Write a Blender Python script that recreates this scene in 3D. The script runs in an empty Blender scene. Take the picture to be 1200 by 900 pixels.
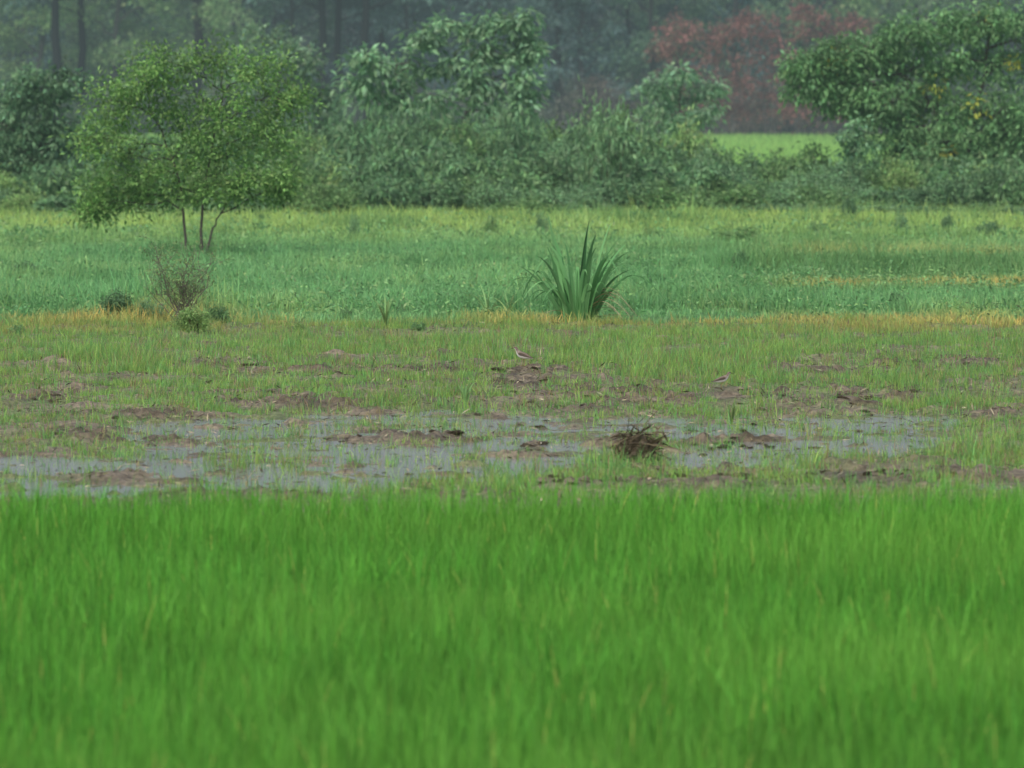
import bpy, math, numpy as np
from mathutils import Vector, Matrix
rng=np.random.default_rng(11)
sc=bpy.context.scene
COL=sc.collection
F=6000.0; CH=3.6; HV=110.0
def dist(v): return F*CH/(v-HV)
def wx(u,d): return (u-600.0)/F*d
def wz(v,d): return CH-(v-HV)/F*d
def gp(u,v):
    d=dist(v); return wx(u,d),d
def lin(r,g,b,k=1.0):
    o=[]
    for c in (r,g,b):
        c=c/255.0
        o.append((c/12.92 if c<=0.04045 else ((c+0.055)/1.055)**2.4)*k)
    return np.array(o)
# ---------- noise
def _h(ix,iy,s):
    n=np.sin(ix*127.1+iy*311.7+s*74.7)*43758.5453
    return n-np.floor(n)
def vn(x,y,sc_,s=0):
    x=np.asarray(x,float)/sc_; y=np.asarray(y,float)/sc_
    ix=np.floor(x); iy=np.floor(y); fx=x-ix; fy=y-iy
    fx=fx*fx*(3-2*fx); fy=fy*fy*(3-2*fy)
    a=_h(ix,iy,s); b=_h(ix+1,iy,s); c=_h(ix,iy+1,s); d=_h(ix+1,iy+1,s)
    return (a*(1-fx)+b*fx)*(1-fy)+(c*(1-fx)+d*fx)*fy
def fbm(x,y,sc_,s=0,o=4):
    t=0;a=1;w=0
    for i in range(o):
        t=t+a*vn(x,y,sc_/(2**i),s+i*3.3); w+=a; a*=0.55
    return t/w
# ---------- mesh helpers
def build(name,V,Fc,C,mat,smooth=False):
    me=bpy.data.meshes.new(name)
    V=np.asarray(V,np.float32); Fc=np.asarray(Fc,np.int32)
    n=len(Fc);k=Fc.shape[1]
    me.vertices.add(len(V)); me.vertices.foreach_set("co",V.ravel())
    me.loops.add(n*k); me.loops.foreach_set("vertex_index",Fc.ravel())
    me.polygons.add(n)
    me.polygons.foreach_set("loop_start",np.arange(0,n*k,k,dtype=np.int32))
    try: me.polygons.foreach_set("loop_total",np.full(n,k,dtype=np.int32))
    except Exception: pass
    if smooth: me.polygons.foreach_set("use_smooth",np.ones(n,dtype=bool))
    me.update(calc_edges=True)
    if C is not None:
        at=me.color_attributes.new("col",'FLOAT_COLOR','POINT')
        C4=np.ones((len(V),4),np.float32); C4[:,:3]=C
        at.data.foreach_set("color",C4.ravel())
    me.materials.append(mat)
    return me
class Acc:
    def __init__(s): s.V=[];s.F=[];s.C=[];s.n=0
    def add(s,V,Fc,C):
        V=np.asarray(V,float); C=np.asarray(C,float)
        if C.ndim==1: C=np.tile(C,(len(V),1))
        s.V.append(V); s.F.append(np.asarray(Fc)+s.n); s.C.append(C); s.n+=len(V)
    def mesh(s,name,mat,smooth=False):
        return build(name,np.concatenate(s.V),np.concatenate(s.F),np.concatenate(s.C),mat,smooth)
def obj(name,me,loc=(0,0,0),parent=None,label=None,cat=None,group=None,kind=None):
    o=bpy.data.objects.new(name,me); COL.objects.link(o); o.location=loc
    if parent: o.parent=parent
    if label: o["label"]=label
    if cat: o["category"]=cat
    if group: o["group"]=group
    if kind: o["kind"]=kind
    return o
def tube(P,R,sides=6):
    P=np.asarray(P,float); n=len(P); V=[]
    T=np.gradient(P,axis=0); T/=np.linalg.norm(T,axis=1)[:,None]+1e-9
    ref=np.array([0.31,0.95,0.05]) if abs(T[0][2])>0.5 else np.array([0,0,1.0])
    for i in range(n):
        a=np.cross(T[i],ref); a/=np.linalg.norm(a)+1e-9; b=np.cross(T[i],a)
        for k in range(sides):
            t=2*math.pi*k/sides
            V.append(P[i]+R[i]*(a*math.cos(t)+b*math.sin(t)))
    Fc=[]
    for i in range(n-1):
        for k in range(sides):
            k2=(k+1)%sides
            Fc.append((i*sides+k,i*sides+k2,(i+1)*sides+k2,(i+1)*sides+k))
    return np.array(V),np.array(Fc)
def blades(x,y,z,h,w,lean,c0,c1,segs=3,droop=0.0):
    N=len(x); ph=rng.uniform(0,2*math.pi,N); ps=rng.uniform(0,math.pi,N)
    V=np.zeros((N,segs+1,2,3)); C=np.zeros((N,segs+1,2,3))
    for i in range(segs+1):
        t=i/segs
        off=lean*h*t**1.8
        px=x+np.cos(ph)*off; py=y+np.sin(ph)*off; pz=z+h*(t-0.5*lean*lean*t*t-droop*t**3)
        ww=w*0.5*(1-0.92*t**1.5)
        for j,s in enumerate((-1,1)):
            V[:,i,j,0]=px+s*np.cos(ps)*ww; V[:,i,j,1]=py+s*np.sin(ps)*ww; V[:,i,j,2]=pz
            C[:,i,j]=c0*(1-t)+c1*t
    base=(np.arange(N)*(segs+1)*2)[:,None]
    Fs=[]
    for i in range(segs):
        a=base+i*2; Fs.append(np.concatenate([a,a+1,a+3,a+2],axis=1))
    Fc=np.stack(Fs,1).reshape(-1,4)
    return V.reshape(-1,3),Fc,C.reshape(-1,3)
def leaves(c,ax,L,W,col,fold=0.25):
    N=len(c)
    ax=ax/(np.linalg.norm(ax,axis=1)[:,None]+1e-9)
    r=rng.normal(size=(N,3))*0.55+np.array([0,0,1.0])
    s=np.cross(ax,r); s/=np.linalg.norm(s,axis=1)[:,None]+1e-9
    nrm=np.cross(s,ax)
    L=np.broadcast_to(L,(N,))[:,None]; W=np.broadcast_to(W,(N,))[:,None]
    V=np.zeros((N,4,3))
    V[:,0]=c; V[:,1]=c+ax*L*0.45+s*W*0.5+nrm*W*fold
    V[:,2]=c+ax*L; V[:,3]=c+ax*L*0.45-s*W*0.5+nrm*W*fold
    b=(np.arange(N)*4)[:,None]
    Fc=np.concatenate([b,b+1,b+2,b+3],axis=1)
    C=np.repeat(col,4,axis=0)
    return V.reshape(-1,3),Fc,C
# ---------- materials
HAZE_K=0.0010; HAZE_GLOW_C=(0.16,0.215,0.225,1)
def add_haze_glow(nt,shader_out,out):
    # painted aerial haze: glow mixed in along world Y, no real scattering
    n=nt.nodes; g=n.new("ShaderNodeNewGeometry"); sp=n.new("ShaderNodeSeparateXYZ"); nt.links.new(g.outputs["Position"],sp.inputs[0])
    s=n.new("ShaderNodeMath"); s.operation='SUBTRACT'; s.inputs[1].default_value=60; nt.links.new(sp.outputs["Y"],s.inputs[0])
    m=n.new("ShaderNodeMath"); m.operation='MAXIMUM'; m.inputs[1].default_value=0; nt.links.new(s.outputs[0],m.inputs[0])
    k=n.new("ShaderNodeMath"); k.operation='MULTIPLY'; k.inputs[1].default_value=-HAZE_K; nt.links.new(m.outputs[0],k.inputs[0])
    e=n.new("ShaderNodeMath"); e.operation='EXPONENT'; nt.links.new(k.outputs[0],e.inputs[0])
    em=n.new("ShaderNodeEmission"); em.inputs[0].default_value=HAZE_GLOW_C; em.inputs[1].default_value=1.0
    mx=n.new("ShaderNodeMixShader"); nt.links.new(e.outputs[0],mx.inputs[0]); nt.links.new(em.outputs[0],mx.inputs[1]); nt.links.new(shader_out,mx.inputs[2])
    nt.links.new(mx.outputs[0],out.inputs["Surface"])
def veg_mat(name,transl=0.3,rough=0.6,spec=0.3,sat=0.85,v0=1.15,v1=1.5):
    m=bpy.data.materials.new(name); m.use_nodes=True; nt=m.node_tree; n=nt.nodes; n.clear()
    out=n.new("ShaderNodeOutputMaterial"); at=n.new("ShaderNodeAttribute"); at.attribute_name="col"
    oi=n.new("ShaderNodeObjectInfo"); hs=n.new("ShaderNodeHueSaturation"); hs.inputs["Saturation"].default_value=sat
    mr=n.new("ShaderNodeMapRange"); mr.inputs[3].default_value=v0; mr.inputs[4].default_value=v1
    nt.links.new(oi.outputs["Random"],mr.inputs[0]); nt.links.new(mr.outputs[0],hs.inputs["Value"])
    nt.links.new(at.outputs["Color"],hs.inputs["Color"])
    p=n.new("ShaderNodeBsdfPrincipled"); p.inputs["Roughness"].default_value=rough
    p.inputs["Specular IOR Level"].default_value=spec
    nt.links.new(hs.outputs[0],p.inputs["Base Color"])
    sh=p.outputs[0]
    if transl>0:
        t=n.new("ShaderNodeBsdfTranslucent"); nt.links.new(hs.outputs[0],t.inputs[0])
        mx=n.new("ShaderNodeMixShader"); mx.inputs[0].default_value=transl
        nt.links.new(p.outputs[0],mx.inputs[1]); nt.links.new(t.outputs[0],mx.inputs[2]); sh=mx.outputs[0]
    add_haze_glow(nt,sh,out)
    m.cycles.emission_sampling='NONE'
    return m
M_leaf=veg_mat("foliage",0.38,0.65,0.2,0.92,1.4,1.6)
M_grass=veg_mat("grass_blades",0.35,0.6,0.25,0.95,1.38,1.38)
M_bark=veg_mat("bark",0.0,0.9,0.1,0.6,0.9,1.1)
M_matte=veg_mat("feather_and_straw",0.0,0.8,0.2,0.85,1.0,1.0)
def soil_mat():
    m=bpy.data.materials.new("soil"); m.use_nodes=True; nt=m.node_tree; n=nt.nodes
    p=n["Principled BSDF"]; at=n.new("ShaderNodeAttribute"); at.attribute_name="col"
    tc=n.new("ShaderNodeTexCoord"); ns=n.new("ShaderNodeTexNoise"); ns.inputs["Scale"].default_value=13; ns.inputs["Detail"].default_value=8; ns.inputs["Roughness"].default_value=0.65
    nt.links.new(tc.outputs["Object"],ns.inputs["Vector"])
    mr=n.new("ShaderNodeMapRange"); mr.inputs[1].default_value=0.32; mr.inputs[2].default_value=0.68; mr.inputs[3].default_value=0.4; mr.inputs[4].default_value=1.55
    nt.links.new(ns.outputs[0],mr.inputs[0])
    mx=n.new("ShaderNodeVectorMath"); mx.operation='SCALE'
    nt.links.new(at.outputs["Color"],mx.inputs[0]); nt.links.new(mr.outputs[0],mx.inputs["Scale"])
    nt.links.new(mx.outputs[0],p.inputs["Base Color"])
    bp=n.new("ShaderNodeBump"); bp.inputs["Strength"].default_value=0.9; bp.inputs["Distance"].default_value=0.06
    nt.links.new(ns.outputs[0],bp.inputs["Height"]); nt.links.new(bp.outputs[0],p.inputs["Normal"])
    p.inputs["Roughness"].default_value=0.6; p.inputs["Specular IOR Level"].default_value=0.35
    add_haze_glow(nt,p.outputs[0],n["Material Output"]); m.cycles.emission_sampling='NONE'
    return m
M_soil=soil_mat()
def water_mat():
    m=bpy.data.materials.new("muddy_water"); m.use_nodes=True; nt=m.node_tree; n=nt.nodes
    p=n["Principled BSDF"]; p.inputs["Base Color"].default_value=(0.21,0.22,0.2,1); p.inputs["Roughness"].default_value=0.15
    p.inputs["IOR"].default_value=1.33
    ns=n.new("ShaderNodeTexNoise"); ns.inputs["Scale"].default_value=5; ns.inputs["Detail"].default_value=3
    tc=n.new("ShaderNodeTexCoord"); nt.links.new(tc.outputs["Object"],ns.inputs["Vector"])
    bp=n.new("ShaderNodeBump"); bp.inputs["Strength"].default_value=0.25; bp.inputs["Distance"].default_value=0.01
    nt.links.new(ns.outputs[0],bp.inputs["Height"]); nt.links.new(bp.outputs[0],p.inputs["Normal"])
    return m
M_water=water_mat()
# ---------- ground
MUD=[(80,472,75,9),(285,470,55,11),(130,515,100,8),(270,435,70,7),(400,440,70,6),(520,422,45,5),(700,468,120,16),(990,472,130,14),
(1100,430,120,13),(650,455,90,12),(480,515,90,9),(660,573,60,8),(870,565,140,10),(850,520,70,12),(540,587,90,7),(180,560,100,6),
(620,521,22,7),(1060,560,70,9),(60,455,60,5),(950,440,70,6),(1180,490,50,8),(750,522,45,12),(300,590,200,7),(150,490,120,5),(560,440,200,8),(380,475,120,6),(780,575,160,7)]
WAT=[(110,562,330,24),(350,525,220,36),(480,548,180,22),(580,506,190,26),(650,515,100,26),(940,514,180,26),(1020,500,120,14),(850,545,100,12),
(1180,572,70,7),(0,548,90,14),(250,500,120,10),(300,560,220,22),(750,500,100,12)]
BIRDS=[(613,439),(846,460)]
def lobemask(x,y,L):
    y=np.maximum(y,1); u=600+x*F/y; v=HV+F*CH/y; m=np.zeros_like(u)
    for (a,b,c,d) in L:
        r=np.sqrt(((u-a)/c)**2+((v-b)/d)**2)
        m=np.maximum(m,np.clip(1.35-r,0,1))
    return m
def mudmask(x,y):
    return lobemask(x,y,MUD)*np.clip((fbm(x,y,0.45,131,4)-0.42)*7,0.0,1)
def height(x,y):
    x=np.asarray(x,float); y=np.asarray(y,float)
    inz=((y>41)&(y<80)).astype(float)
    md=mudmask(x,y)*inz; wt=np.clip(lobemask(x,y,WAT)*2.2,0,1)*inz
    n=fbm(x,y,0.22,5,3); n2=vn(x,y,0.11,9)
    z=0.042*(1-wt)-0.019*wt+0.12*(fbm(x,y,0.75,1,4)-0.5)+0.035*(n2-0.5)*inz
    z=z+md*(np.clip(n-0.42,0,1)*0.15)+md*np.clip(n2-0.5,0,1)*0.08+md*0.02
    z=z+inz*np.clip(fbm(x,y,0.4,31,3)-0.6,0,1)*0.25*np.clip(n2*1.6-0.4,0,1)
    z=np.where((y<=41)|(y>=80),np.maximum(z,0.02),z)
    z=z+np.clip((y-490)/120,0,1)**1.5*16  # added rise hidden behind the forest, blocks sky light in the gaps
    return z
mud_c=lin(142,132,112); mudd=lin(98,90,72); green_c=lin(108,128,74)
def ground_col(x,y):
    yy=np.maximum(y,1); v=HV+F*CH/yy; u=600+x*F/yy
    n=np.clip((fbm(x,y,0.5,3)-0.3)*2.2,0,1)[:,None]; md=mudmask(x,y)[:,None]
    c=mud_c*(1-n)+mudd*n
    c=c*(1-md*0.25)
    g=np.clip((fbm(x,y,0.8,21)[:,None]-0.40)*4,0,1)*(1-np.clip(md*1.5,0,1))
    c=c*(1-g*0.7)+green_c*g*0.7
    far=np.clip((y-77+3*(fbm(x,y,1.2,17)-0.5))/3,0,1)[:,None]
    c=c*(1-far)+lin(84,120,66)*far
    org=(np.exp(-((v-383)/7)**2)*0.6*np.clip((fbm(x,y,1.0,19)-0.4)*4,0,1))[:,None]
    c=c*(1-org)+lin(150,132,80)*org
    f2=np.clip((y-160)/20,0,1)[:,None]
    c=c*(1-f2)+(lin(128,172,84)*(0.85+0.3*fbm(x,y,12,8)[:,None]))*f2
    f3=np.clip((y-424)/15,0,1)[:,None]
    c=c*(1-f3)+lin(62,64,54)*f3
    nr=np.clip((42-y)/1,0,1)[:,None]
    c=c*(1-nr)+lin(50,80,34)*nr
    return c
def axis(parts):
    out=[]
    for a,b,s in parts: out.append(np.arange(a,b,s))
    return np.concatenate(out)
xs=axis([(-3000,-300,300),(-300,-60,20),(-60,-9,1.5),(-9,9,0.045),(9,60,1.5),(60,300,20),(300,3001,300)])
ys=axis([(-400,0,40),(0,38,1.0),(38,82,0.05),(82,160,1.0),(160,620,10),(620,4001,260)])
X,Y=np.meshgrid(xs,ys); xf=X.ravel(); yf=Y.ravel()
V=np.stack([xf,yf,height(xf,yf)],1)
nx=len(xs); ny=len(ys)
I=(np.arange(ny-1)[:,None]*nx+np.arange(nx-1)[None,:]).ravel()
Fc=np.stack([I,I+1,I+nx+1,I+nx],1)
obj("ground",build("ground",V,Fc,ground_col(xf,yf),M_soil,True),label="muddy rice paddy ground with grassy field beyond",cat="ground",kind="structure")
V=[(-40,41,0),(40,41,0),(40,62,0),(-40,62,0)]
obj("water",build("water",V,[(0,1,2,3)],None,M_water),label="shallow grey water lying in the muddy paddy",cat="water",kind="structure")
# ---------- rice crop
def area_pts(n,d0,d1,margin=1.25,power=1.0):
    y=np.sqrt(rng.uniform(d0*d0,d1*d1,n)); x=rng.uniform(-1,1,n)*0.1*margin*y
    return x,y
def colvar(n,base,sd=0.12,hue=0.08):
    k=1+rng.normal(0,sd,(n,1)); hshift=1+rng.normal(0,hue,(n,3))
    return np.clip(base*k*hshift,0.002,1)
N=140000
x,y=area_pts(N,20,41.9,1.5)
cx=np.round(x/0.16)*0.16+rng.normal(0,0.045,N); cy=np.round(y/0.2)*0.2+rng.normal(0,0.055,N)
x,y=cx,cy
nn=fbm(x,y,2.2,41,3); n3=vn(x,y,0.35,77); n5=vn(x,y,0.17,177)
h=(0.40+0.10*(nn-0.5)*2)*rng.uniform(0.5,1.15,N)*(0.80+0.26*n3+0.14*n5)
h*=np.where(rng.random(N)<0.04,1.18,1)
base=lin(74,132,38)[None]*(0.8+0.4*nn[:,None])*(0.68+0.35*n3[:,None]+0.3*n5[:,None])
c=colvar(N,base,0.28,0.09)
mix=np.clip((fbm(x,y,3.0,55,2)-0.45)*3,0,1)[:,None]*0.5
c=c*(1-mix)+lin(98,150,50)*mix*(1+rng.normal(0,0.2,(N,1)))
yel=rng.random(N)<0.009
h=h*np.where(yel,0.95,1)
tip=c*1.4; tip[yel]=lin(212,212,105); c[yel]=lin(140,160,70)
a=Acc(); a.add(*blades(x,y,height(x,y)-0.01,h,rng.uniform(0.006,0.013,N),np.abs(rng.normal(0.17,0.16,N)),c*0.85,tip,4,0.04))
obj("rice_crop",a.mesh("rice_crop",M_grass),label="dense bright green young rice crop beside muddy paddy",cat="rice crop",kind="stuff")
# ---------- sparse marsh grass
NT=105000
x,y=area_pts(NT,41.5,79.5,1.3)
md=mudmask(x,y); wt=np.clip(lobemask(x,y,WAT)*1.6,0,1); v=HV+F*CH/y; u=600+x*F/y
dn=fbm(x,y,0.8,61,4)
p=np.clip((dn-0.38)*3.4,0.09,1)*(1-0.7*np.clip(md*1.3,0,1))*(1-0.72*wt)
keep=rng.random(NT)<p; x,y,v,u,dn=[q[keep] for q in (x,y,v,u,dn)]
near=np.zeros(len(x),bool); 
for (bu,bv) in BIRDS:
    bx,by=gp(bu,bv); near|=(np.abs(x-bx)<0.22)&(y>by-4.0)&(y<by+0.15)
keep=~near; x,y,v,u,dn=[q[keep] for q in (x,y,v,u,dn)]
tall=np.zeros_like(x)
for (a_,b_,c_,d_) in [(545,478,35,22),(790,440,120,18),(640,415,80,14),(480,480,60,12),(250,560,60,30),(960,530,50,25),(300,545,70,20),(560,555,60,20),(1110,460,60,20),(420,575,160,12),(700,545,60,18),(1150,540,60,22),(860,500,30,20),(120,430,80,14)]:
    tall=np.maximum(tall,np.exp(-((u-a_)/c_)**2-((v-b_)/d_)**2))
K=7; n=len(x); X_=np.repeat(x,K)+rng.normal(0,0.05,n*K); Y_=np.repeat(y,K)+rng.normal(0,0.06,n*K)
tuft=(rng.random(n)<0.04)*0.12
h=np.repeat((0.05+0.09*rng.random(n)**1.5+0.2*tall*rng.random(n)**1.3+0.03*(v<440)+tuft),K)*rng.uniform(0.6,1.2,n*K)
c=np.where((rng.random(n)<0.5)[:,None],lin(122,156,72),lin(98,146,78))*(0.75+0.5*rng.random((n,1)))
brn=(rng.random(n)<0.14)[:,None]; c=np.where(brn,lin(136,126,90),c)
org=np.clip(np.exp(-((v-388)/9)**2)*0.8*np.clip((fbm(x,y,1.0,19)-0.3)*4,0.1,1)-rng.random(n)*0.6,0,1)[:,None]
c=c*(1-org)+lin(168,150,84)*org
c=np.repeat(c,K,axis=0); c=colvar(n*K,c,0.15,0.06)
a=Acc(); a.add(*blades(X_,Y_,np.maximum(height(X_,Y_),-0.02)-0.01,h,rng.uniform(0.005,0.011,n*K),np.abs(rng.normal(0.35,0.25,n*K)),c*0.9,c*1.2,2))
obj("marsh_grass",a.mesh("marsh_grass",M_grass),label="sparse yellow-green weeds growing out of wet mud",cat="grass",kind="stuff")
# straw litter
n=42000; x,y=area_pts(n,41.5,79,1.25); keep=rng.random(n)<(0.2+0.8*mudmask(x,y)); x,y=x[keep],y[keep]; n=len(x)
ax=rng.normal(size=(n,3))*np.array([1,1,0.3])
c=colvar(n,np.where((rng.random(n)<0.45)[:,None],lin(156,146,118),lin(84,76,58)),0.3,0.05)
a=Acc(); a.add(*leaves(np.stack([x,y,np.maximum(height(x,y),0)+0.01],1),ax,rng.uniform(0.04,0.15,n),rng.uniform(0.01,0.02,n),c))
obj("straw_litter",a.mesh("straw_litter",M_matte),label="pale rotting straw scattered over the mud",cat="straw",kind="stuff")
# ---------- meadow
def meadow(name,N,d0,d1,w0,w1,label):
    x,y=area_pts(N,d0,d1,1.35)
    kp=y>77.0+3.5*fbm(x,y,1.2,17); x,y=x[kp],y[kp]; N=len(x)
    v=HV+F*CH/y; u=600+x*F/y
    n1=fbm(x,y,3.5,71,4); n2=fbm(x,y,0.9,73,3); n4=fbm(x,y,1.8,79,3)
    bl=lin(106,156,98)[None]; ye=lin(150,176,88)[None]; dk=lin(80,128,74)[None]; orc=lin(178,160,86)[None]
    t=np.clip((302-v+ (n1-0.5)*60)/30,0,1)[:,None]
    c=bl*(1-t)+ye*t
    t2=np.clip((n1-0.5)*5,0,1)[:,None]*0.75; c=c*(1-t2)+dk*t2
    t3=np.clip((n4-0.55)*6,0,1)[:,None]*0.6; c=c*(1-t3)+lin(142,172,102)*t3
    rs=np.clip((u-830)/80,0,1)
    t4=(np.exp(-((v-322)/6)**2)*rs*0.85)[:,None]; c=c*(1-t4)+lin(84,122,66)*t4
    o=(1.3*np.exp(-((v-338)/6)**2)*np.clip((u-880)/140,0,1)*np.clip((n4-0.3)*4,0.2,1)+0.5*np.exp(-((v-306)/4)**2)*np.clip((u-860)/80,0,1)
       +np.clip((v-368)/12,0,1)*0.8*np.clip((n4-0.44)*6,0.02,1))
    o=np.clip(o*rng.uniform(0.4,1.5,N),0,1)[:,None]
    c=c*(1-o)+orc*o
    c=c*(0.7+0.6*n2[:,None])
    h=(0.32*(0.5+1.0*n1)*(0.4+1.2*n2))*rng.uniform(0.6,1.15,N)
    h=h*np.where(v>370,0.45,1)
    h=h*np.where((u>860)&(v>330)&(v<356),0.5,1)*np.where(y>128,0.8+0.8*(n1),1)
    h=h*np.where((u>840)&(v>316)&(v<329),1.4,1)
    h=h*np.where(rng.random(N)<0.012,1.8,1)
    lw=np.exp(-((u-200)/70)**2-((v-372)/12)**2); h=h*(1+1.6*lw)
    c=colvar(N,c,0.18,0.06)
    a=Acc(); a.add(*blades(x,y,height(x,y)-0.01,h,rng.uniform(w0,w1,N),np.abs(rng.normal(0.45,0.28,N)),c*0.9,c*1.15,2))
    m=N//34; x,y=area_pts(m,d0,d1,1.35); kp=(y>80)&(rng.random(m)<0.25+1.2*(fbm(x,y,2.0,97,3)-0.35)); x,y=x[kp],y[kp]; m=len(x)
    zz=0.12+0.32*fbm(x,y,3.5,71,4)*rng.random(m)
    cw=np.where((rng.random(m)<0.6)[:,None],lin(100,148,92),lin(124,160,100))*(0.75+0.5*rng.random((m,1)))
    clump_leaves(a,np.stack([x,y,zz],1),np.full(m,0.24),16,0.10 if d0<100 else .14,0.035 if d0<100 else .05,cw,'puff',0.6)
    obj(name,a.mesh(name,M_grass),label=label,cat="grass",kind="stuff")
def clump_leaves(a,c,rc,n,L,W,col,mode='puff',flat=0.45):
    K=len(c)
    cc=np.repeat(c,n,axis=0); N=K*n
    off=rng.normal(size=(N,3))*np.array([0.5,0.5,0.5*flat])*np.repeat(rc,n)[:,None]
    ax=off/ (np.linalg.norm(off,axis=1)[:,None]+1e-6)+rng.normal(size=(N,3))*0.5
    if mode=='droop':
        ax[:,2]-=0.75; off*=0.8
        off[:,2]-= (np.linalg.norm(off[:,:2],axis=1)**2)*0.5/np.maximum(np.repeat(rc,n),.1)
    else: ax[:,2]-=0.15
    ccol=np.repeat(col,n,axis=0) if col.ndim==2 else np.tile(col,(N,1))
    ccol=colvar(N,ccol,0.15,0.07)
    a.add(*leaves(cc+off,ax,L*rng.uniform(0.6,1.3,N),W*rng.uniform(0.7,1.2,N),ccol))
meadow("meadow_grass",210000,77.0,118,0.012,0.024,"soft blue-green meadow grass beyond muddy paddy")
meadow("bund_grass",130000,118,150,0.018,0.035,"yellow-green grass strip in front of a hedge")
# far rice
N=90000; x,y=area_pts(N,158,424,1.3)
c=colvar(N,np.tile(lin(134,178,88),(N,1)),0.1,0.04)*(0.85+0.3*fbm(x,y,14,8)[:,None])
a=Acc(); a.add(*blades(x,y,height(x,y),rng.uniform(0.25,0.5,N),rng.uniform(0.06,0.14,N),np.abs(rng.normal(0.3,0.2,N)),c,c*1.1,1))
obj("distant_rice_crop",a.mesh("distant_rice_crop",M_grass),label="pale green rice field behind the hedge",cat="rice crop",kind="stuff")
# ---------- trees
def limb(a,p,q,r0,r1,col,wob=0.08,n=6,sides=5):
    p=np.asarray(p,float); q=np.asarray(q,float); L=np.linalg.norm(q-p)
    t=np.linspace(0,1,n)[:,None]; P=p*(1-t)+q*t
    w=rng.normal(size=(n,3))*wob*L*0.5; w[0]=0; w[-1]=0
    P=P+w; P[:,2]+= (np.sin(t[:,0]*math.pi)*L*0.07)
    V,Fc=tube(P,np.linspace(r0,r1,n),sides); a.add(V,Fc,col); return P
def make_tree(name,label,base,trunks,lobes,leafL,leafW,col,ncl=26,nlf=26,rc=0.32,mode='puff',flat=0.45,
              bark=lin(92,86,76),group=None,accent=None,twigs=True,tr=0.06,cat="tree"):
    e=obj(name,None,base,label=label,cat=cat,group=group)
    e.empty_display_size=0.3
    T=Acc(); Cw=Acc(); tp=[]
    for tk in trunks:
        P=np.array(tk,float); m=len(P); tt=np.linspace(0,m-1,m*3)
        PP=np.stack([np.interp(tt,range(m),P[:,k]) for k in range(3)],1)
        PP[1:-1]+=rng.normal(size=(len(PP)-2,3))*0.02
        V,Fc=tube(PP,np.linspace(tr,tr*0.4,len(PP)),8); T.add(V,Fc,bark); tp.append(PP)
    allp=np.concatenate(tp)
    for lb in lobes:
        cx,cy,cz,rx,ry,rz=lb
        c0=np.array([cx,cy,cz])
        sc_=np.linalg.norm(allp-c0,axis=1)+np.where(allp[:,2]>cz,3,0)-0.2*allp[:,2]
        st=allp[np.argmin(sc_)]
        P=limb(T,st,c0,tr*0.45,tr*0.15,bark,0.08)
        k=max(3,int(ncl*rng.uniform(0.8,1.2)))
        d=rng.normal(size=(k,3)); d/=np.linalg.norm(d,axis=1)[:,None]
        d*= (rng.random((k,1))**0.45)*1.2
        cc=c0+d*np.array([rx,ry,rz])
        if twigs:
            for q in cc[::2]:
                limb(T,P[rng.integers(2,6)],q,tr*0.13,tr*0.05,bark,0.1,4,4)
        kk=col*(1+rng.normal(0,0.2,(k,1)))
        if accent is not None:
            s=rng.random(k)<accent[1]; kk[s]=accent[0]
        clump_leaves(Cw,cc,rc*rng.uniform(0.5,1.5,k),nlf,leafL,leafW,kk,mode,flat)
    obj("trunk",T.mesh(name+"_trunk",M_bark,True),parent=e)
    obj("crown",Cw.mesh(name+"_crown",M_leaf),parent=e)
    return e
def px_lobes(d,u0,L,depth=0.8,kv=1.0):
    out=[]
    for (u,v,ru,rv) in L:
        rx=ru/F*d; rz=rv/F*d*kv
        out.append(((u-u0)/F*d,rng.uniform(-0.5,0.5)*rx*1.2,wz(v,d),rx,rx*depth,rz))
    return out
def px_path(d,u0,P): return [((u-u0)/F*d,0.0+0.1*i,max(wz(v,d),0) if i else -0.05) for i,(u,v) in enumerate(P)]
d=dist(310)
make_tree("tree","slender two-stemmed tree with yellow-green leaves in grass",(wx(228,d),d,0.03),
 [px_path(d,228,[(220,310),(215,255),(208,200),(180,140)]),px_path(d,228,[(233,310),(237,240),(244,190),(262,110)]),px_path(d,228,[(238,302),(247,275),(258,252)])],
 px_lobes(d,228,[(135,118,32,24),(165,92,34,18),(115,170,25,26),(118,225,24,20),(205,76,40,16),(255,74,40,16),(305,88,36,20),(340,118,24,18),(330,165,28,20),
  (230,115,48,20),(285,135,42,20),(180,135,42,20),(150,190,38,24),(210,175,42,20),(265,185,38,20),(310,205,32,18),(165,232,36,14),(225,226,34,14),(330,225,18,12),(110,248,14,6),(280,225,30,12),(200,205,50,16),(250,150,60,20)]),
 0.12,0.055,lin(102,140,72),ncl=24,nlf=32,rc=0.28,flat=0.8,tr=0.036,bark=lin(84,80,70))
d=151
make_tree("tree","bushy dark green tree rising from the hedge",(wx(45,d),d,0),[px_path(d,45,[(45,255),(50,200),(45,120)])],
 px_lobes(d,45,[(20,110,42,16),(65,95,38,14),(15,145,38,18),(70,140,40,16),(40,165,50,20),(40,190,50,20),(95,190,35,18),(10,210,45,20),(60,220,50,20),(-40,150,40,40),(-50,200,40,40)],kv=1.2),
 0.22,0.09,lin(92,128,92),ncl=26,nlf=34,rc=0.45,mode='droop',tr=0.09,flat=.6)
d=178
make_tree("tree","grey-green tree standing behind the hedge",(wx(325,d),d,0),[px_path(d,325,[(325,230),(325,150),(330,60)])],
 px_lobes(d,325,[(310,48,36,14),(345,66,28,16),(300,88,38,16),(352,102,30,18),(378,125,25,16),(330,140,40,16),(380,155,26,12),(340,165,40,16)]),
 0.22,0.10,lin(106,136,104),ncl=20,nlf=32,rc=0.45,tr=0.08,flat=.6)
d=165
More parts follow.
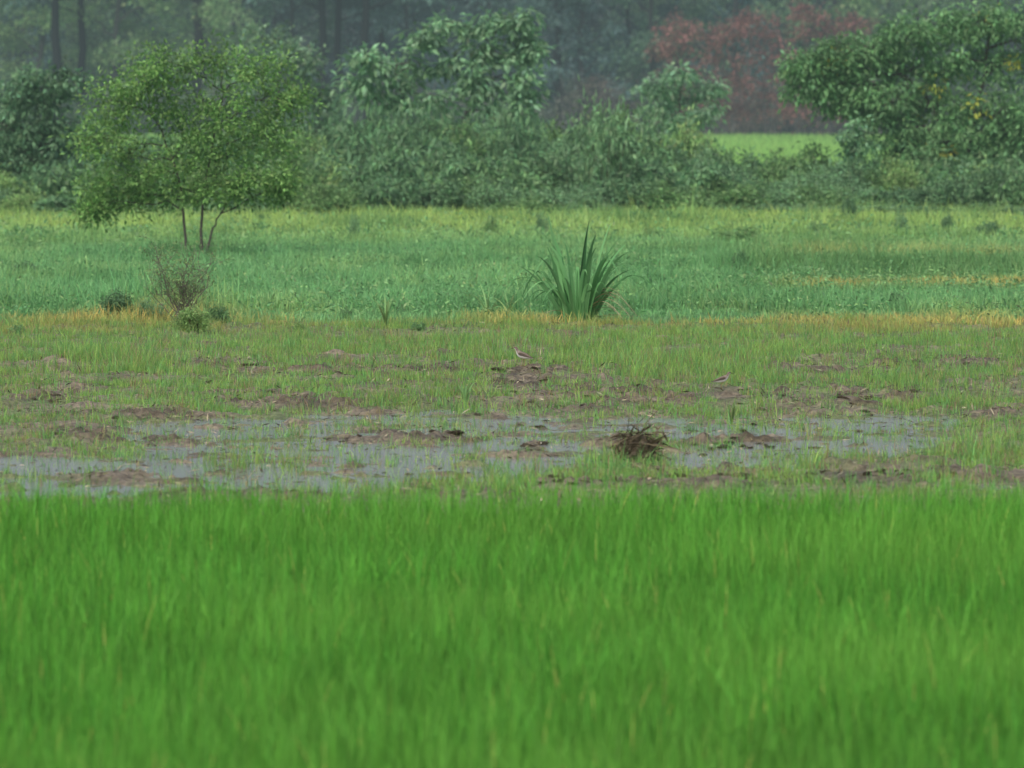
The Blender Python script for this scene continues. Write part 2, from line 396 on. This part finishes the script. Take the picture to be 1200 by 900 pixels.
make_tree("tree","open crowned tree with large drooping leaves above hedge",(wx(520,d),d,0),
 [px_path(d,520,[(520,240),(515,180),(490,130),(460,95)]),px_path(d,520,[(522,240),(530,170),(555,110),(575,50)])],
 px_lobes(d,520,[(432,68,28,10),(475,80,28,16),(418,95,16,14),(500,44,20,12),(545,28,28,11),(590,22,34,10),(618,50,16,18),(580,60,30,14),(614,95,18,20),(545,82,26,15),
  (455,115,30,12),(510,112,24,14),(572,106,28,15),(500,150,50,13),(570,150,50,13),(430,152,26,13),(620,152,16,12),(535,170,70,10),(590,130,26,10)],1.0),
 0.34,0.13,lin(108,146,106),ncl=11,nlf=30,rc=0.5,mode='droop',tr=0.08)
d=192
make_tree("tree","small round topped tree behind the hedge",(wx(797,d),d,0),[px_path(d,797,[(797,225),(798,160),(795,90)])],
 px_lobes(d,797,[(798,86,26,8),(766,104,20,8),(825,104,20,8),(795,115,35,10),(765,128,22,8),(822,130,22,8),(795,142,28,8)]),
 0.28,0.11,lin(112,148,112),ncl=12,nlf=28,rc=0.45,mode='droop',tr=0.07)
d=156
make_tree("tree","broad dark green tree with a few yellow leaves",(wx(1120,d),d,0),
 [px_path(d,1120,[(1120,245),(1115,180),(1090,120),(1040,70)]),px_path(d,1120,[(1125,245),(1135,170),(1150,100),(1160,40)])],
 px_lobes(d,1120,[(945,75,24,11),(975,60,32,13),(950,100,26,12),(1000,88,38,16),(1020,55,38,14),(1060,42,38,16),(1105,30,42,16),(1150,24,40,14),(1190,26,40,16),(1240,50,50,40),(990,114,30,12),
  (1035,118,38,16),(1070,82,45,20),(1120,70,45,20),(1170,76,45,20),(1050,148,38,16),(1100,122,45,20),(1155,130,45,20),(1200,130,45,22),(1105,165,45,18),(1170,175,45,20),(1068,185,40,18),(1130,210,50,16),(1195,215,45,20),(1250,150,45,60),(1150,155,60,18),(1110,198,60,14),(1060,210,34,14)],kv=1.2),
 0.22,0.085,lin(100,142,90),ncl=30,nlf=34,rc=0.42,mode='droop',tr=0.11,flat=.8,accent=(lin(165,170,60),0.012))
d=153
make_tree("sapling","thin leafy sapling at the field edge",(wx(1002,d),d,0),[px_path(d,1002,[(1002,250),(1000,200),(1002,140)])],
 px_lobes(d,1002,[(1000,145,8,10),(992,160,12,10),(1010,165,10,10),(1002,182,16,10),(995,205,20,12)]),
 0.2,0.09,lin(106,146,104),ncl=10,nlf=20,rc=0.28,mode='droop',tr=0.03)
d=408
for i,(u0,LL) in enumerate([(830,[(795,30,22,8),(825,42,30,10),(785,55,22,8),(860,34,26,9),(835,66,36,9),(805,85,26,8),(860,92,24,8),(830,110,30,9),(800,125,24,9)]),
             (900,[(880,22,26,8),(915,38,30,10),(890,58,32,9),(930,66,26,9),(905,85,32,8),(895,105,26,8),(870,125,30,9),(925,125,26,9)]),
             (970,[(950,14,26,9),(980,35,30,10),(1010,26,22,9),(1005,60,26,9),(960,72,30,9),(975,95,30,9),(950,115,25,8),(985,125,28,10),(1020,110,20,9)])]):
    make_tree("red_leaved_tree","tree with dull reddish-brown foliage at forest edge",(wx(u0,d),d+i*3,0),
     [px_path(d,u0,[(u0,166),(u0-4,110),(u0,40)]),px_path(d,u0,[(u0+8,166),(u0+14,100),(u0+22,50)])],
     px_lobes(d,u0,LL,kv=1.3),0.4,0.18,lin(130,90,84),ncl=17,nlf=20,rc=0.85,mode='droop',flat=.8,bark=lin(92,90,88),group="reddish trees at forest edge",tr=0.12)
# ---------- shrubs (shared meshes)
def shrub_mesh(i,L,W,col,mode,n=80,nl=34,w=1.0,h=1.0,rc=0.22):
    a=Acc()
    d=rng.normal(size=(n,3)); d/=np.linalg.norm(d,axis=1)[:,None]; d*=rng.random((n,1))**0.4
    c=np.stack([d[:,0]*0.85*w,d[:,1]*0.7*w,(0.47+d[:,2]*0.52)*h],1)
    c[:,2]=np.maximum(c[:,2]*(1+0.45*(vn(c[:,0]*3+i*7,c[:,1]*3,0.8,i)-0.3)),0.04)
    for q in c[::3]:
        P=limb(a,(q[0]*0.2,q[1]*0.2,-0.03),q,0.02,0.006,lin(90,80,62),0.08,4,4)
    clump_leaves(a,c,rc*rng.uniform(0.6,1.5,n),nl,L,W,col*(1+rng.normal(0,0.2,(n,1))),mode,0.7)
    return a.mesh("shrub",M_leaf)
SH=[shrub_mesh(0,0.16,0.065,lin(100,138,88),'droop'),shrub_mesh(1,0.13,0.06,lin(108,144,86),'puff'),shrub_mesh(2,0.20,0.075,lin(96,134,90),'droop'),
    shrub_mesh(3,0.11,0.055,lin(120,152,88),'puff'),shrub_mesh(4,0.16,0.06,lin(90,126,84),'droop'),shrub_mesh(5,0.13,0.045,lin(106,142,98),'puff')]
SL=["leafy grey-green shrub in a tangled hedge","dense mid-green shrub in a tangled hedge","broad-leaved shrub in a tangled hedge",
    "pale yellow-green creeper covered shrub in hedge","dark green shrub in a tangled hedge","fine-leaved bluish green shrub in hedge"]
def put_shrub(k,x,y,w,h,label=None,group=None,name="shrub",rot=None):
    o=obj(name,SH[k],(x,y,float(height(np.array([x]),np.array([y]))[0])-0.02),label=label or SL[k],cat="shrub",group=group)
    o.scale=(w/1.7,w/1.7,h); o.rotation_euler=(0,0,rng.uniform(0,6.28) if rot is None else rot); return o
prof_u=[-100,0,90,150,300,340,370,400,420,560,600,660,690,720,760,820,850,930,1000,1060,1120,1300]
prof_v=[165,172,174,172,166,166,168,164,152,152,160,164,158,156,162,170,190,194,194,187,180,175]
for row,(dd,dv,step) in enumerate([(157,0,27),(153,14,28),(149,34,28),(145.5,66,33)]):
    u=-70
    while u<1280:
        d=dd+rng.uniform(-1.0,1.0); vt=np.interp(u,prof_u,prof_v)+dv+rng.uniform(-10,10)
        h=max(wz(vt,d),0.35); w=rng.uniform(1.5,2.6)
        k=int(rng.choice(6,p=[.22,.2,.18,.12,.14,.14]))
        put_shrub(k,wx(u,d),d,w,h/0.95,group="hedge shrubs between the fields")
        u+=step*rng.uniform(0.75,1.25)
put_shrub(5,wx(705,149),147.0,1.9,wz(140,148),label="rounded bluish green bush taller than the hedge",group="hedge shrubs between the fields")
put_shrub(0,wx(715,149),147.5,1.6,wz(145,148),label="rounded bluish green bush taller than the hedge",group="hedge shrubs between the fields")
for (u,v,w,h,k) in [(135,378,46,32,4),(868,326,28,26,4),(862,293,70,20,1),(958,284,32,22,0),(1056,281,18,28,5),(1110,278,16,22,4),(1160,284,34,20,4),(415,286,14,28,5),
   (575,282,22,22,1),(635,282,20,28,5),(30,330,50,20,4),(405,378,24,14,0),(225,392,50,28,3),(760,285,16,18,3),(490,390,20,12,0),(1050,362,24,16,4),(995,266,20,30,4),(20,395,20,14,0),(350,392,18,12,3),
   (310,268,26,14,1),(120,262,30,12,4),(480,300,30,10,1),(700,310,26,10,4),(940,350,30,12,0),(175,380,40,22,5),(255,382,34,20,0)]:
    x,y=gp(u,v); pm=F/y
    put_shrub(k,x,y,w/pm,h/pm,label="low bushy weed growing out of the meadow grass",name="weed_bush",group="bushy weeds in the meadow")
# ---------- strap-leaved plant
def ribbon(P,W,side,fold=0.25):
    P=np.asarray(P,float); n=len(P); V=[]
    for i in range(n):
        V+= [P[i]-side*W[i]/2+np.array([0,0,W[i]*fold]),P[i],P[i]+side*W[i]/2+np.array([0,0,W[i]*fold])]
    Fc=[]
    for i in range(n-1):
        Fc+=[(3*i,3*i+1,3*i+4,3*i+3),(3*i+1,3*i+2,3*i+5,3*i+4)]
    return np.array(V),np.array(Fc)
def strap_plant(name,label,u,v,specs,width,cols,dry=None,cat="plant",group=None,spread=0.02):
    x0,y0=gp(u,v); a=Acc()
    for (reach,top,dr,az) in specs:
        t=np.linspace(0,1,16)
        dirv=np.array([math.cos(az),math.sin(az),0])
        Hh=top*(1-(1-t)**1.2) - dr*np.clip(t-0.55,0,1)**2*5.0*top
        R=reach*(0.35*t+0.65*t**2.0)
        st=dirv*rng.uniform(0.0,spread)
        P=st+dirv*R[:,None]+np.array([0,0,1.0])*Hh[:,None]
        W=width*rng.uniform(0.7,1.2)*np.clip(np.sin(np.pi*(0.25+0.75*t))**0.8+0.01,0.02,1)
        yaw=rng.normal(0,0.9)
        V,Fc=ribbon(P,W,np.array([math.cos(yaw),math.sin(yaw),0]),0.2)
        a.add(V,Fc,cols[rng.integers(len(cols))]*rng.uniform(0.6,1.45))
    o=obj(name,a.mesh(name,M_leaf,True),(x0,y0,0.03),label=label,cat=cat,group=group)
    if dry:
        b=Acc()
        for (reach,top,dr,az) in dry:
            t=np.linspace(0,1,10); dirv=np.array([math.cos(az),math.sin(az),0])
            P=dirv*(reach*t)[:,None]+np.array([0,0,1.0])*(top*np.sin(np.pi*t*0.92)+0.02)[:,None]
            V,Fc=ribbon(P,width*0.7*(1-0.8*t),np.array([-math.sin(az),math.cos(az),0])); b.add(V,Fc,lin(182,158,122)*rng.uniform(0.7,1.3))
        obj("dry_leaf",b.mesh("dry_leaf",M_matte,True),parent=o,label="withered brown strap leaves at the base")
    return o
sp=[(0.22,1.72,0,3.1),(0.1,1.5,0,0.3),(0.2,1.66,0,0.15),(0.6,1.6,0.1,3.2),(0.72,1.5,0.6,3.3),(0.35,1.6,0.0,0.1),(1.15,1.35,0.7,0.05),(0.9,1.4,0.5,-0.3),(0.6,1.5,0.2,0.2),(1.0,0.9,0.2,-0.1),
    (0.95,1.0,0.4,3.4),(0.95,0.8,0.15,2.9),(0.6,1.2,0.1,3.6),(0.3,1.4,0,2.8),(0.7,1.1,0.1,0.4),(1.2,1.1,0.75,0.1),(1.0,1.25,0.8,3.0),(0.8,1.1,0.75,0.3),(0.75,1.2,0.8,2.8)]
for i in range(58): sp.append((rng.uniform(0.1,0.8),rng.uniform(0.7,1.5),rng.choice([0,0.1,0.3,0.6]),rng.uniform(0,6.28)))
strap_plant("strap_leaved_plant","tall clump of dark green strap-shaped leaves at meadow edge",676,382,sp,0.068,[lin(84,138,80),lin(102,154,94),lin(70,116,66)],
  dry=[(0.95,0.25,0,-0.2),(1.1,0.12,0,0.1),(0.9,0.38,0,-0.4),(0.8,0.3,0,-0.5),(0.85,0.45,0,-0.3),(0.75,0.5,0,-0.15),(0.95,0.42,0,-0.05),(0.9,0.55,0,-0.25),(0.85,0.34,0,-0.6),(1.0,0.48,0,-0.4),(0.7,0.2,0,3.6)],spread=0.26)
for (u,v,n_,H_,R_) in [(452,388,26,0.6,0.25),(572,376,12,0.6,0.5),(596,372,10,0.5,0.5),(700,262,8,1.0,0.4),(240,385,16,0.5,0.35),(1165,268,10,0.8,0.5),(545,480,22,0.35,0.12),(858,500,12,0.32,0.1)]:
    s=[(rng.uniform(0.05,R_),rng.uniform(0.5,1)*H_,rng.uniform(0,0.3),rng.uniform(0,6.28)) for _ in range(n_)]
    strap_plant("sedge_clump","thin upright sedge clump among low grass",u,v,s,0.024,[lin(108,146,88),lin(116,142,84)],group="sedge clumps at the meadow edge",spread=0.01)
# ---------- bare twiggy shrub
def twiggy(u,v,W_,H_,n=30):
    x0,y0=gp(u,v); a=Acc(); b=Acc(); tips=[]
    for i in range(n):
        q=np.array([rng.uniform(-1,1)*W_,rng.uniform(-1,1)*W_*0.7,H_*rng.uniform(0.5,1)])
        P=limb(a,(rng.uniform(-.1,.1),rng.uniform(-.1,.1),-0.03),q,0.008,0.003,lin(112,108,86),0.1,6,4)
        for j in range(6):
            s=P[rng.integers(2,6)]; e=s+np.array([rng.normal()*0.18,rng.normal()*0.15,rng.uniform(0.05,0.25)]); limb(a,s,e,0.004,0.002,lin(116,112,88),0.1,4,3); tips.append(e)
    clump_leaves(b,np.array(tips),np.full(len(tips),0.08),5,0.06,0.025,np.tile(lin(112,138,84),(len(tips),1)))
    o=obj("twiggy_shrub",a.mesh("twiggy_shrub",M_bark),(x0,y0,0.03),label="nearly bare brown twiggy shrub at meadow edge",cat="shrub")
    obj("foliage",b.mesh("foliage",M_leaf),parent=o)
twiggy(214,384,0.65,1.2)
# ---------- clods
def clod_mesh(seed):
    import bmesh
    bm=bmesh.new(); bmesh.ops.create_icosphere(bm,subdivisions=4,radius=1)
    P=np.array([v_.co[:] for v_ in bm.verts])
    n=fbm(P[:,0]+P[:,2]*0.7+seed*9,P[:,1]-P[:,2]*0.6+seed,0.6,seed,5)
    m=fbm(P[:,0]*1.3-P[:,2]+seed*4,P[:,1]+P[:,2]*0.8,0.22,seed+5,3)
    k=(0.25+1.1*n+0.7*(m-0.5))[:,None]; P=P*k*np.array([1,1,0.55])
    for v_,p in zip(bm.verts,P): v_.co=p
    me=bpy.data.meshes.new("mud_clod"); bm.to_mesh(me); bm.free()
    at=me.color_attributes.new("col",'FLOAT_COLOR','POINT'); c=lin(104,95,77)
    at.data.foreach_set("color",np.tile([c[0],c[1],c[2],1],len(me.vertices)).astype(np.float32)); me.materials.append(M_soil); return me
CM=[clod_mesh(i+1) for i in range(6)]
def put_clod(u,v,s,k=None):
    x,y=gp(u,v); o=obj("mud_clod",CM[rng.integers(6) if k is None else k],(x,y,max(float(height(np.array([x]),np.array([y]))[0]),0)+s*0.03),
      label="rough brown clod of turned wet mud",cat="mud clod",group="clods of turned mud in the paddy")
    o.scale=(s*rng.uniform(0.9,2.2),s,s*rng.uniform(0.6,1.1)); o.rotation_euler=(rng.uniform(-.3,.3),rng.uniform(-.3,.3),rng.normal()*0.5)
for (cu,cv,ru,rv,n_) in [(80,472,60,5,14),(285,470,40,6,14),(700,468,100,10,22),(990,474,110,8,30),(1110,432,90,8,18),(660,573,40,4,14),(870,566,110,5,26),(850,522,50,6,14),(480,517,60,4,7),
   (400,440,60,4,8),(1060,562,60,5,9),(540,585,60,3,8),(130,517,80,4,8),(620,521,15,3,4),(270,437,60,3,8),(880,462,20,3,3),(600,500,300,50,30),(500,440,400,20,30)]:
    for _ in range(n_): put_clod(cu+rng.normal()*ru*0.6,cv+rng.normal()*rv*0.5,rng.uniform(0.025,0.06))
# uprooted tangle
x0,y0=gp(748,541); a=Acc()
o=obj("uprooted_weed_clump",CM[2],(x0,y0,0.10),label="dark clump of mud and uprooted straw in water",cat="uprooted clump")
o.scale=(0.25,0.2,0.32)
for i in range(260):
    s=rng.normal(size=3)*np.array([0.35,0.4,0.25]); s[0]+=0.1; s[2]+=0.1
    e=s+rng.normal(size=3)*np.array([0.5,0.5,0.35]); e[2]-=0.1
    a.add(*leaves(s[None],(e-s)[None],float(np.linalg.norm(e-s)),0.09,(lin(100,92,64)*rng.uniform(0.25,1.3))[None]))
for i in range(60):
    s=np.array([-0.2,0,0.15])+rng.normal(size=3)*0.2; e=s+np.array([-rng.uniform(0.3,1.3),rng.normal()*0.3,rng.uniform(-0.7,0.0)])
    a.add(*leaves(s[None],(e-s)[None],float(np.linalg.norm(e-s)),0.06,(lin(116,106,76)*rng.uniform(0.4,1.2))[None]))
obj("straw",a.mesh("straw",M_matte),parent=o)
# ---------- wading bird
def bird(u,v,yaw,label,sc_=1.0):
    x0,y0=gp(u,v); z0=max(float(height(np.array([x0]),np.array([y0]))[0]),0.0)
    S=[(-0.135,0.085,0.003,0.002),(-0.11,0.088,0.012,0.007),(-0.075,0.096,0.024,0.018),(-0.04,0.104,0.033,0.029),(0,0.112,0.037,0.036),(0.035,0.124,0.034,0.036),
       (0.06,0.142,0.024,0.027),(0.075,0.162,0.016,0.018),(0.083,0.18,0.0165,0.017),(0.092,0.19,0.0175,0.0165),(0.106,0.191,0.0145,0.0135),(0.116,0.189,0.007,0.007),(0.12,0.188,0.002,0.002)]
    n=16; V=[];C=[]
    for i,(sx,sz,rw,rh) in enumerate(S):
        a0=S[max(i-1,0)];a1=S[min(i+1,len(S)-1)]; tx=a1[0]-a0[0]; tz=a1[1]-a0[1]; l=math.hypot(tx,tz); nxx,nzz=-tz/l,tx/l
        for k in range(n):
            t=2*math.pi*k/n; up=math.sin(t)
            V.append((sx+nxx*rh*up,rw*math.cos(t),sz+nzz*rh*up))
            if sx<0.05: C.append(lin(116,102,90) if up>-0.1 else lin(240,238,232))
            elif sx<0.075: C.append(lin(140,128,116) if up>-0.3 else lin(240,236,230))
            else: C.append(lin(112,98,86) if up>-0.2 else lin(215,208,200))
    Fc=[(i*n+k,i*n+(k+1)%n,(i+1)*n+(k+1)%n,(i+1)*n+k) for i in range(len(S)-1) for k in range(n)]
    o=obj("wading_bird",build("wading_bird",V,Fc,np.array(C),M_matte,True),(x0,y0,z0),label=label,cat="bird",group="small wading birds on the mud")
    o.rotation_euler=(0,0,yaw); o.scale=(sc_,sc_,sc_)
    b=Acc(); Vt,Ft=tube([(0.114,0,0.189),(0.14,0,0.185),(0.165,0,0.179)],[0.004,0.0025,0.001],6); b.add(Vt,Ft,lin(60,52,44)); obj("bill",b.mesh("bill",M_matte,True),parent=o)
    for s in (-1,1):
        b=Acc(); yy=0.014*s
        Vt,Ft=tube([(0.0,yy,0.09),(0.006,yy,0.07),(-0.008,yy,0.045),(0.002,yy,0.004)],[0.006,0.0035,0.003,0.0028],6); b.add(Vt,Ft,lin(150,140,80))
        for an in (-0.5,0,0.5,math.pi):
            L=0.024 if an<3 else 0.01
            Vt,Ft=tube([(0.002,yy,0.004),(0.002+L*math.cos(an),yy+L*math.sin(an),0.002)],[0.0022,0.0012],5); b.add(Vt,Ft,lin(150,140,80))
        obj("leg",b.mesh("leg",M_matte,True),parent=o)
        b=Acc(); Vt,Ft=tube([(0.098,0.0150*s,0.195),(0.098,0.0180*s,0.195)],[0.0035,0.002],8); b.add(Vt,Ft,lin(14,12,10)); obj("eye",b.mesh("eye",M_matte,True),parent=o)
        m=8
        outline=[(0.045,0.132,.034),(0.02,0.142,.030),(-0.03,0.132,.028),(-0.08,0.108,.018),(-0.145,0.085,.006),(-0.1,0.094,.020),(-0.04,0.107,.034),(0.02,0.116,.038)]
        cV=(-0.02,0.041*s,0.12); W=[cV]+[(p[0],(p[2]+0.003)*s,p[1]) for p in outline]
        Ff=[(0,1+i,1+(i+1)%m) for i in range(m)]
        me=build("wing",W,Ff,np.tile(lin(78,68,58),(m+1,1)),M_matte,True); obj("wing",me,parent=o)
    return o
bird(BIRDS[0][0],BIRDS[0][1],math.pi-0.6,"small brown sandpiper with white belly standing on mud",1.2)
bird(BIRDS[1][0],BIRDS[1][1],0.3,"small brown wading bird walking over turned mud",1.0)
# ---------- forest
def forest_variant(i,col,H,cr,leafL,bark,nl=7,low=0.28,tr=0.32):
    T=Acc(); Cw=Acc()
    P=[(0,0,-0.3),(rng.normal()*0.3,0,H*0.35),(rng.normal()*0.6,rng.normal()*0.4,H*0.85)]
    pp=np.array(P); tt=np.linspace(0,2,10); PP=np.stack([np.interp(tt,range(3),pp[:,k]) for k in range(3)],1); PP[1:-1,:2]+=rng.normal(size=(8,2))*0.1
    V,Fc=tube(PP,np.linspace(tr,tr*0.4,10),8); T.add(V,Fc,bark)
    for j in range(nl*2):
        z=H*(low+(0.96-low)*j/(nl*2)); an=rng.uniform(0,6.28); r=cr*rng.uniform(0.3,1.0)*(1.15-0.6*abs(z/H-0.6))
        c=np.array([math.cos(an)*r,math.sin(an)*r,z]); st=np.array([np.interp(z-1.5,PP[:,2],PP[:,0]),np.interp(z-1.5,PP[:,2],PP[:,1]),z-1.5])
        limb(T,st,c,0.1,0.03,bark,0.1,5,5)
        k=10; dd=rng.normal(size=(k,3)); dd/=np.linalg.norm(dd,axis=1)[:,None]; dd*=rng.random((k,1))**0.5
        cc=c+dd*np.array([1.7,1.7,0.85])
        clump_leaves(Cw,cc,rng.uniform(0.7,1.2,k),26,leafL,leafL*0.5,col*rng.uniform(0.65,1.4)*(1+rng.normal(0,0.15,(k,1))),'droop' if i%2 else 'puff',0.6)
    return T.mesh("forest_trunk",M_bark,True),Cw.mesh("forest_crown",M_leaf)
FV=[forest_variant(0,lin(84,114,90),20,3.6,0.5,lin(60,66,66),low=.18),forest_variant(1,lin(70,98,92),23,4.0,0.55,lin(44,50,52),low=.2),  # bluish crown and bark colours have distance haze painted in
    forest_variant(2,lin(98,126,92),18,3.4,0.45,lin(74,80,78),low=.15),forest_variant(3,lin(78,104,100),21,3.8,0.5,lin(64,70,72),low=.15),forest_variant(4,lin(112,142,92),16,3.6,0.45,lin(78,84,80),low=.15),
    forest_variant(5,lin(68,94,86),24,4.0,0.55,lin(34,40,42),6,0.5,0.45)]
FL=["tall hazy blue-green forest tree","tall dark forest tree with straight trunk","grey-green forest tree at woodland edge","slender bluish forest tree in haze","leafy lighter green forest tree","tall forest tree with thick bare dark trunk"]
def put_forest(k,xx,y,s):
    e=obj("forest_tree",None,(xx,y,0),label=FL[k],cat="tree",group="trees of the forest edge")
    e.rotation_euler=(0,0,rng.uniform(0,6.28)); e.scale=(s,s,s)
    obj("trunk",FV[k][0],parent=e); obj("crown",FV[k][1],parent=e)
for row,(dd,step) in enumerate([(436,6.0),(448,5.5),(462,5.5)]):
    xx=-58.0+row*1.7
    while xx<60:
        uu=600+xx*F/dd
        if (row<2 and (355<uu<455)) or (row==0 and 60<uu<110): xx+=step*0.5; continue
        k=int(rng.choice(5,p=[.22,.22,.2,.2,.16]))
        if uu<340 and rng.random()<0.7: k=4 if rng.random()<0.6 else 2
        if 350<uu<600: k=int(rng.choice([1,3]))
        put_forest(k,xx,dd+rng.uniform(-3,3),rng.uniform(0.85,1.15))
        xx+=step*rng.uniform(0.7,1.3)
for (u,d) in [(378,430),(397,434),(430,428),(446,436),(66,430),(96,434),(230,432),(655,434)]:
    put_forest(5,wx(u,d),d,rng.uniform(0.9,1.1))
a=Acc(); n=4200
x=rng.uniform(-60,60,n); y=rng.uniform(426,462,n); uu=600+x*F/y
rz=np.clip((uu-640)/60,0,1)*np.clip((1080-uu)/40,0,1)
tz=3.4*fbm(x,y*0+3,6,91,3)*1.7*(1+0.5*rz)
c=np.stack([x,y,rng.random(n)**0.8*tz+0.2],1)
base=np.where((vn(x,y,7,95)>0.5)[:,None],lin(90,116,88),lin(104,114,98))
base=base*(1-rz[:,None]*0.8)+lin(110,96,90)*rz[:,None]*0.8
clump_leaves(a,c,rng.uniform(0.6,1.1,n),22,0.4,0.17,base*(1+rng.normal(0,0.25,(n,1))),'puff',0.9)
obj("forest_undergrowth",a.mesh("forest_undergrowth",M_leaf),label="tangled grey-green undergrowth along the forest foot",cat="undergrowth",kind="stuff")
a=Acc(); n=4200
x=rng.uniform(-80,80,n); y=rng.uniform(474,500,n); c=np.stack([x,y,rng.uniform(0,20,n)],1)
clump_leaves(a,c,rng.uniform(1.2,2.2,n),24,0.9,0.5,np.tile(lin(44,60,58),(n,1))*(1+rng.normal(0,0.2,(n,1))),'puff',0.8)  # leaf colour darkened so gaps between the edge crowns look shaded
obj("distant_wood",a.mesh("distant_wood",M_leaf),label="dark hazy mass of forest behind the edge trees",cat="forest",kind="stuff")
def stem_mesh():
    T=Acc()
    for j in range(5):
        limb(T,(rng.uniform(-.5,.5),rng.uniform(-.5,.5),-0.1),(rng.uniform(-1.5,1.5),rng.uniform(-1,1),rng.uniform(4,7.5)),0.04,0.02,lin(110,110,106),0.06,7,5)
    for j in range(22):
        z=rng.uniform(2,5.5); s=np.array([rng.uniform(-.8,.8),rng.uniform(-.5,.5),z]); limb(T,s,s+np.array([rng.normal()*1.0,rng.normal()*0.6,rng.uniform(0.4,1.8)]),0.025,0.012,lin(112,112,108),0.1,5,4)
    return T.mesh("bare_sapling",M_bark)
ST=[stem_mesh() for _ in range(4)]
for i in range(28):
    u=rng.uniform(650,1070) if i<20 else rng.uniform(-10,620); d=rng.uniform(424,431)
    o=obj("bare_sapling",ST[rng.integers(4)],(wx(u,d),d,0),label="pale bare thin-stemmed sapling at forest edge",cat="sapling",group="pale saplings at forest edge"); o.rotation_euler=(0,0,rng.uniform(0,6.28)); o.scale=(1,1,rng.uniform(0.6,0.95))
# ---------- light
w=bpy.data.worlds.new("World"); sc.world=w; w.use_nodes=True; nt=w.node_tree
bg=nt.nodes["Background"]; sky=nt.nodes.new("ShaderNodeTexSky"); sky.sky_type='NISHITA'; sky.sun_disc=False
el=math.radians(52); az=math.radians(205)
sky.sun_elevation=el; sky.sun_rotation=az; sky.dust_density=5.0; sky.air_density=1.0; sky.ozone_density=1.0
nt.links.new(sky.outputs[0],bg.inputs[0]); bg.inputs[1].default_value=0.15
L=bpy.data.lights.new("sun","SUN"); L.energy=1.5; L.angle=math.radians(40); L.color=(1,0.97,0.92)
lo=bpy.data.objects.new("sun",L); COL.objects.link(lo)
dv=Vector((math.sin(az)*math.cos(el),math.cos(az)*math.cos(el),math.sin(el)))
lo.rotation_euler=dv.to_track_quat('Z','Y').to_euler()
sc.view_settings.view_transform='Standard'; sc.view_settings.look='None'; sc.view_settings.exposure=0
# ---------- camera
cam=bpy.data.cameras.new("camera"); co=bpy.data.objects.new("camera",cam); COL.objects.link(co); sc.camera=co
cam.sensor_width=36; cam.lens=180; cam.clip_end=6000; cam.clip_start=0.5
co.location=(0,0,CH); co.rotation_euler=(math.radians(90)-math.atan(340/6000.0),0,0)
cam.dof.use_dof=True; cam.dof.focus_distance=66; cam.dof.aperture_fstop=2.8
